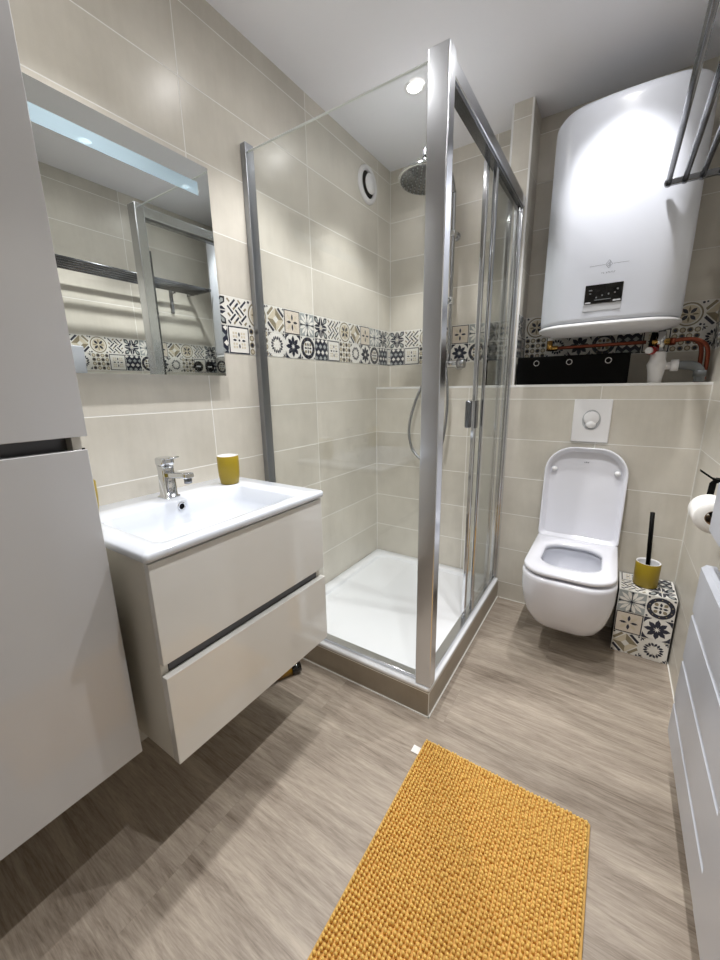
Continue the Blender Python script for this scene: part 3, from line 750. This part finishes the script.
# washbasin
wb = thing('washbasin', (.235, -1.585, .82), 'white ceramic rectangular washbasin slab on the vanity unit', 'washbasin')
mb = MB(); X0, X1, Y0, Y1 = .001, .466, -1.884, -1.296
ZS = .845
R = [at(rr(.03, .42, Y0+.05, Y1-.05, .03), .7405), at(rr(.06, .40, Y0+.045, Y1-.045, .03), .81), at(rr(X0+.004, X1-.008, Y0+.006, Y1-.006, .008), .822), at(rr(X0, X1, Y0, Y1, .01), .827), at(rr(X0, X1, Y0, Y1, .01), ZS-.005), at(rr(X0+.004, X1-.004, Y0+.004, Y1-.004, .009), ZS)]
R += [at(rr(.140, .430, Y0+.052, Y1-.085, .03), ZS), at(rr(.146, .424, Y0+.058, Y1-.091, .03), ZS-.005),
      at(rr(.152, .416, Y0+.066, Y1-.100, .035), ZS-.045), at(rr(.160, .405, Y0+.078, Y1-.115, .04), ZS-.078), at(rr(.18, .385, Y0+.10, Y1-.14, .04), ZS-.090), at(rr(.25, .32, Y0+.25, Y1-.28, .03), ZS-.097)]
mb.loft(R, M_CERAM_B); mb.build('basin_slab', wb)
mb = MB(); mb.lathe([(.013, 0), (.013, .003), (.009, .004), (.009, .0)], M_CHROME, (.1495, -1.60, ZS-.021), 'x', 24, cap0=False, cap1=False)
mb.lathe([(.009, .0012), (.009, .0014)], M_BLACK, (.1495, -1.60, ZS-.021), 'x', 20); mb.build('overflow_ring', wb)
mb = MB(); mb.lathe([(.03, 0), (.03, .003), (.02, .007), (0, .008)], M_CHROME, (.285, -1.6, ZS-.096), n=28, cap1=False); mb.build('drain_plug', wb)
# faucet
fc = thing('basin_faucet', (.095, -1.60, ZS), 'chrome single-lever mixer tap standing on the washbasin', 'faucet')
FX, FY = .09, -1.60
mb = MB(); mb.loft([at(rr(FX-.027, FX+.027, FY-.026, FY+.026, .012), ZS), at(rr(FX-.027, FX+.027, FY-.026, FY+.026, .012), ZS+.005), at(rr(FX-.022, FX+.022, FY-.021, FY+.021, .011), ZS+.007), at(rr(FX-.019, FX+.019, FY-.02, FY+.02, .011), ZS+.085), at(rr(FX-.021, FX+.019, FY-.021, FY+.021, .011), ZS+.10)], M_CHROME)
mb.build('body', fc)
mb = MB(); sec = lambda x, z, hw, hh: [(x, FY+a_, z+b_) for a_, b_ in rr(-hw, hw, -hh, hh, hh*.6)]
mb.loft([sec(FX+.005, ZS+.072, .017, .012), sec(FX+.05, ZS+.076, .015, .009), sec(FX+.095, ZS+.080, .0145, .008), sec(FX+.120, ZS+.081, .0145, .0085), sec(FX+.124, ZS+.081, .012, .006)], M_CHROME); sp_ = mb.build('spout', fc)
mb = MB(); mb.lathe([(.011, 0), (.011, -.016), (.008, -.017)], M_CHROME_D, (FX+.110, FY, ZS+.074), n=20); mb.build('aerator', sp_)
mb = MB(); mb.loft([at(rr(FX-.021, FX+.021, FY-.021, FY+.021, .011), ZS+.102), at(rr(FX-.023, FX+.023, FY-.022, FY+.022, .011), ZS+.108), at(rr(FX-.023, FX+.022, FY-.022, FY+.022, .011), ZS+.122), at(rr(FX-.02, FX+.019, FY-.019, FY+.019, .01), ZS+.126)], M_CHROME)
mb.loft([[(FX-.02, FY+a_, ZS+.119+b_) for a_, b_ in rr(-.016, .016, -.004, .004, .003)], [(FX+.03, FY+a_, ZS+.124+b_) for a_, b_ in rr(-.014, .014, -.003, .003, .002)], [(FX+.062, FY+a_, ZS+.131+b_) for a_, b_ in rr(-.010, .010, -.002, .002, .0015)]], M_CHROME)
mb.build('lever', fc)
# tumbler
tb = thing('tumbler', (.15, -1.405, ZS), 'mustard yellow tumbler standing on the rear right of the washbasin', 'tumbler')
c = (.112, -1.385, ZS)
mb = MB(); mb.lathe([(.026, 0), (.031, .004), (.035, .03), (.0365, .06), (.0365, .098), (.035, .100)], M_YEL, c, cap1=False); mb.build('cup', tb)
mb = MB(); mb.lathe([(.035, .100), (.0335, .099), (.033, .05), (.028, .012)], M_PLAST, c, cap0=False); mb.build('liner', tb)
# second yellow vessel mostly behind the tall cabinet
tb = thing('soap_dispenser', (.1, -1.836, ZS), 'yellow soap dispenser mostly hidden behind the edge of the tall cabinet', 'soap dispenser')
c = (.1, -1.838, ZS)
mb = MB(); mb.lathe([(.028, 0), (.031, .004), (.034, .03), (.036, .06), (.036, .098), (.03, .104), (.012, .106)], M_YEL, c); mb.build('bottle', tb)
mb = MB(); mb.lathe([(.013, .106), (.013, .12), (.005, .121), (.005, .132)], M_CHROME, c, n=16); mb.tube([(.1, -1.838, ZS+.134), (.14, -1.838, ZS+.130)], .005, M_CHROME, 10); mb.build('pump', tb)

# mirror
mi = thing('wall_mirror', (0, -1.6, 1.54), 'frameless rectangular wall mirror with frosted light strip above the washbasin', 'mirror')
MY0, MY1, MZ0, MZ1 = -1.892, -1.293, 1.218, 1.868
mb = MB(); mb.box((0, MY0+.002, MZ0+.002), (.0255, MY1-.002, MZ1-.002), M_ALU, .001); mb.build('frame', mi)
mb = MB(); mb.box((.026, MY0, MZ0), (.030, MY1, MZ1), M_MIRROR); mb.build('mirror_glass', mi)
mb = MB(); mb.box((.0301, MY0+.03, 1.776), (.0303, -1.336, 1.814), M_FROST); mb.build('light_strip', mi)

# ================================================================== TALL CABINET
tc_ = thing('tall_cabinet', (.17, -2.1, .305), 'tall gloss grey wall-hung cabinet with two doors at the left edge', 'tall cabinet')
TY0, TY1 = -2.255, -1.902
mb = MB(); mb.box((.001, TY0+.002, .307), (.330, TY1-.002, 1.045), M_CARC, .001)
mb.box((.001, TY0+.002, 1.045), (.300, TY1-.002, 1.095), M_CARC); mb.box((.30, TY1-.018, 1.045), (.330, TY1-.002, 1.095), M_CARC)
mb.box((.30, TY0+.002, 1.045), (.330, TY0+.018, 1.095), M_CARC); mb.box((.001, TY0+.002, 1.095), (.330, TY1-.002, 2.003), M_CARC, .001)
mb.build('carcass', tc_)
mb = MB(); mb.box((.3001, TY0+.018, 1.046), (.303, TY1-.018, 1.094), M_GRIP); mb.build('grip_channel', tc_)
mb = MB(); mb.box((.332, TY0, .305), (.350, TY1, 1.057), M_GREY, .0015); dl = mb.build('door', tc_)
mb = MB(); mb.lathe([(.003, 0), (.0025, .003)], M_RUBBER, (.341, TY1-.004, 1.0565), n=10); mb.build('buffer', dl)
mb = MB(); mb.box((.332, TY0, 1.083), (.350, TY1+.004, 2.005), M_GREY, .0015); mb.build('door', tc_)

# ================================================================== RIGHT WALL
rd = thing('towel_radiator', (1.52, -1.28, .155), 'white flat towel radiator with slotted panels on the right wall', 'radiator')
RX = 1.472
def bar(z0, z1, y0_=-1.445, y1_=-.962):
    mb = MB()
    prof = [(RX+.03, z0), (RX+.004, z0), (RX, z0+.003), (RX, z1-.010), (RX+.009, z1), (RX+.03, z1)]
    mb.loft([[(x, y, z) for x, z in prof] for y in (y0_, y1_)], M_RAD, smooth=False)
    mb.build('bar', rd)
zz = [.158, .266, .410, .556, .700]
for a_, b_ in zip(zz, zz[1:]): bar(a_, b_-.003)
bar(.79, .93); bar(.933, 1.07); bar(1.073, 1.21)
mb = MB(); mb.box((RX, -1.66, .158), (1.502, -1.445, 1.25), M_RAD); mb.build('column', rd)
mb = MB(); mb.box((RX, -1.5, 1.25), (1.53, -1.135, 1.43), M_RAD, .006); mb.build('control_unit', rd)
for y in (-1.15, -1.6):
    for z in (.34, 1.15): mb = MB(); mb.box((1.502, y-.02, z-.02), (W-.0005, y+.02, z+.02), M_RAD); mb.build('wall_mount', rd)
# toilet roll and holder
rh = thing('toilet_roll_holder', (W, -.7, .95), 'black metal toilet roll holder on the right wall near the corner', 'roll holder')
RYc, RZc, RXc = -.81, .808, 1.497
mb = MB(); mb.box((W-.008, -.765, .865), (W, -.725, .905), M_BLACK, .003); mb.tube([(W-.004, -.745, .885), (1.507, -.745, .885), (1.500, -.747, .875), (1.497, -.750, .81)], .0085, M_BLACK, 10)
mb.tube([(1.497, -.867, RZc), (1.497, -.745, RZc)], .010, M_BLACK, 12); mb.loft([[(x_, -.748+a_, z_+b_) for a_, b_ in rr(-.009, .009, -.003, .003, .002)] for x_, z_ in ((1.466, .912), (1.497, .890), (1.52, .884))], M_BLACK)
mb.build('bracket', rh)
rl = thing('toilet_roll', (RXc, RYc, RZc), 'white toilet paper roll hanging on the black holder', 'toilet roll')
mb = MB(); mb.lathe([(.021, -.05), (.045, -.05), (.046, -.047), (.046, .047), (.045, .05), (.021, .05), (.021, -.05)], M_PAPER, (RXc, RYc, RZc-.009), 'y', 36, cap0=False, cap1=False); mb.build('paper', rl)
mb = MB(); mb.lathe([(.0205, -.0505), (.0205, .0505), (.0195, .0505), (.0195, -.0505), (.0205, -.0505)], M_CARD, (RXc, RYc, RZc-.009), 'y', 24, cap0=False, cap1=False); mb.build('core', rl)
# towel rack
tk = thing('towel_rack', (W, -.85, 1.84), 'dark metal multi-rod towel rack high on the right wall', 'towel rack')
ZR = 1.843
for x in (1.297, 1.342, 1.388, 1.436, 1.484):
    mb = MB(); mb.tube([(x, -.37, ZR), (x, -1.37, ZR)], .0085, M_CHROME_D, 12); mb.build('rod', tk)
for y in (-.364, -1.376):
    mb = MB(); mb.box((1.288, y-.008, ZR-.010), (W, y+.008, ZR+.010), M_CHROME_D, .003)
    for x in (1.297, 1.342, 1.388, 1.436, 1.484): mb.lathe([(.012, -.009), (.013, 0), (.012, .009)], M_CHROME_D, (x, y, ZR), 'y', 12)
    mb.build('end_bar', tk)
for y in (-.50, -1.25):
    mb = MB(); mb.box((W-.012, y-.012, 1.70), (W-.0005, y+.012, ZR+.02), M_CHROME_D, .002); mb.tube([(W-.01, y, ZR-.014), (1.488, y, ZR-.012)], .006, M_CHROME_D, 8); mb.build('bracket', tk)

# two round black fittings on the right wall band, seen in the mirror
for i, (y, lb) in enumerate(((-.34, 'black round wall fitting on patterned band, the one nearer the camera'), (-.24, 'black round wall fitting on patterned band, the one nearer the corner'))):
    pl = thing('wall_socket', (W, y, 1.345), lb, 'socket', 'black fittings on right wall')
    mb = MB(); mb.lathe([(.038, 0), (.038, .008), (.03, .010), (.028, .006), (.0, .006)], M_BLACK, (W, y, 1.345), 'x', 28, cap1=False, mtx=Matrix.Scale(-1, 3, (1, 0, 0))); mb.build('cover', pl)
    mb = MB(); mb.box((W-.0075, y-.018, 1.34), (W-.006, y+.018, 1.35), M_PLAST); mb.build('insert', pl)

# ================================================================== FLOOR OBJECTS
rg = thing('bath_mat', (1.064, -1.65, 0), 'mustard yellow chenille bath mat lying on the wood-look floor', 'bath mat')
GX0, GX1, GY1, GY0 = .821, 1.304, -1.243, -2.05
mb = MB(); mb.loft([at(rr(GX0+.002, GX1-.002, GY0+.002, GY1-.002, .006), .0005), at(rr(GX0, GX1, GY0, GY1, .008), .004), at(rr(GX0+.002, GX1-.002, GY0+.002, GY1-.002, .008), .009), at(rr(GX0+.01, GX1-.01, GY0+.01, GY1-.01, .006), .008)], M_RUGB)
mb.build('backing', rg)
ico = bmesh.new(); bmesh.ops.create_icosphere(ico, subdivisions=1, radius=1)
iv = [v.co.copy() for v in ico.verts]; if_ = [[v.index for v in f_.verts] for f_ in ico.faces]; ico.free()
V_, F_ = [], []
pit = .0098; nx = int((GX1-GX0-.018)/pit); ny = int((GY1-GY0-.018)/pit)
for i in range(nx+1):
    for j in range(ny+1):
        wob = .003*math.sin(j*.35+i*.12)
        cx = GX0+.010+(GX1-GX0-.02)*i/nx + random.uniform(-.0011, .0011) + (wob*.4 if 2 < i < nx-2 else 0)
        cy = GY0+.010+(GY1-GY0-.02)*j/ny + random.uniform(-.0013, .0013) + (wob*.5 if 2 < j < ny-2 else 0)
        rot = Matrix.Rotation(random.uniform(0, 6.28), 3, 'Z') @ Matrix.Rotation(random.uniform(-.3, .3), 3, 'X')
        sx, sz = random.uniform(.0040, .0048), random.uniform(.0072, .0092)
        off = len(V_); zc = .0145+random.uniform(-.001, .0015)
        for p_ in iv:
            q = rot @ Vector((p_.x*sx, p_.y*sx*.92, p_.z*sz)); V_.append((cx+q.x, cy+q.y, zc+q.z))
        F_ += [[off+k for k in f_] for f_ in if_]
me = bpy.data.meshes.new('pile'); me.from_pydata(V_, [], F_); me.materials.append(M_RUG)
me.polygons.foreach_set('use_smooth', [True]*len(me.polygons))
pl = bpy.data.objects.new('pile', me); COL.objects.link(pl); pl.parent = rg; pl.location = -wloc(rg); pl['kind'] = 'stuff'
mb = MB(); mb.box((.795, -1.305, .0015), (.824, -1.278, .0025), M_WHITE)
mb.build('care_tag', rg)

# small black and amber bottle on the floor under the vanity
bt = thing('bottle', (.21, -1.26, .02), 'small glossy black and amber bottle lying on floor under the vanity', 'bottle')
mb = MB(); mb.tube([(.185, -1.315, .0215), (.215, -1.25, .0215)], .02, M_AMBER, 20); mb.build('bottle_body', bt)
mb = MB(); mb.tube([(.215, -1.25, .0235), (.232, -1.215, .0235)], .0225, M_BLACKG, 20); mb.build('cap', bt)
mb = MB(); mb.tube([(.178, -1.33, .0225), (.187, -1.311, .0225)], .0215, M_BLACKG, 20); mb.build('base_ring', bt)

# ================================================================== DOWNLIGHTS
spots = [(.39, -.51, 'recessed ceiling downlight directly above the shower tray'),
         (1.15, -.575, 'recessed ceiling downlight in front of the water heater'),
         (.41, -1.10, 'recessed ceiling downlight just outside the glass panel of the shower'),
         (1.15, -1.11, 'recessed ceiling downlight above the open floor by the shower post'),
         (.41, -1.69, 'recessed ceiling downlight above the washbasin'),
         (1.15, -1.70, 'recessed ceiling downlight above the bath mat')]
for x, y, lb in spots:
    dl = thing('downlight', (x, y, ZC), lb, 'downlight', 'ceiling downlights')
    mb = MB(); mb.lathe([(.044, 0), (.042, -.004), (.032, -.005), (.029, -.002)], M_PLAST, (x, y, ZC-.0003), n=32, cap0=False, cap1=False); mb.build('ring', dl)
    mb = MB(); mb.lathe([(.0295, -.0022), (.0, -.0024)], M_LAMP, (x, y, ZC), n=28, cap0=False, cap1=False); mb.build('lens', dl)
    ld_ = bpy.data.lights.new('downlight_beam', 'SPOT'); ld_.energy = SPOT_W; ld_.spot_size = SPOT_SIZE; ld_.spot_blend = SPOT_BLEND
    ld_.shadow_soft_size = .02; ld_.color = SPOT_COL
    lo = bpy.data.objects.new('downlight_beam', ld_); COL.objects.link(lo); lo.parent = dl; lo.location = (0, 0, -.024)
    l2 = bpy.data.lights.new('downlight_spill', 'SPOT'); l2.energy = SPILL_W; l2.spot_size = math.radians(175); l2.spot_blend = 1.0; l2.shadow_soft_size = .02; l2.color = SPOT_COL
    lo = bpy.data.objects.new('downlight_spill', l2); COL.objects.link(lo); lo.parent = dl; lo.location = (0, 0, -.024)
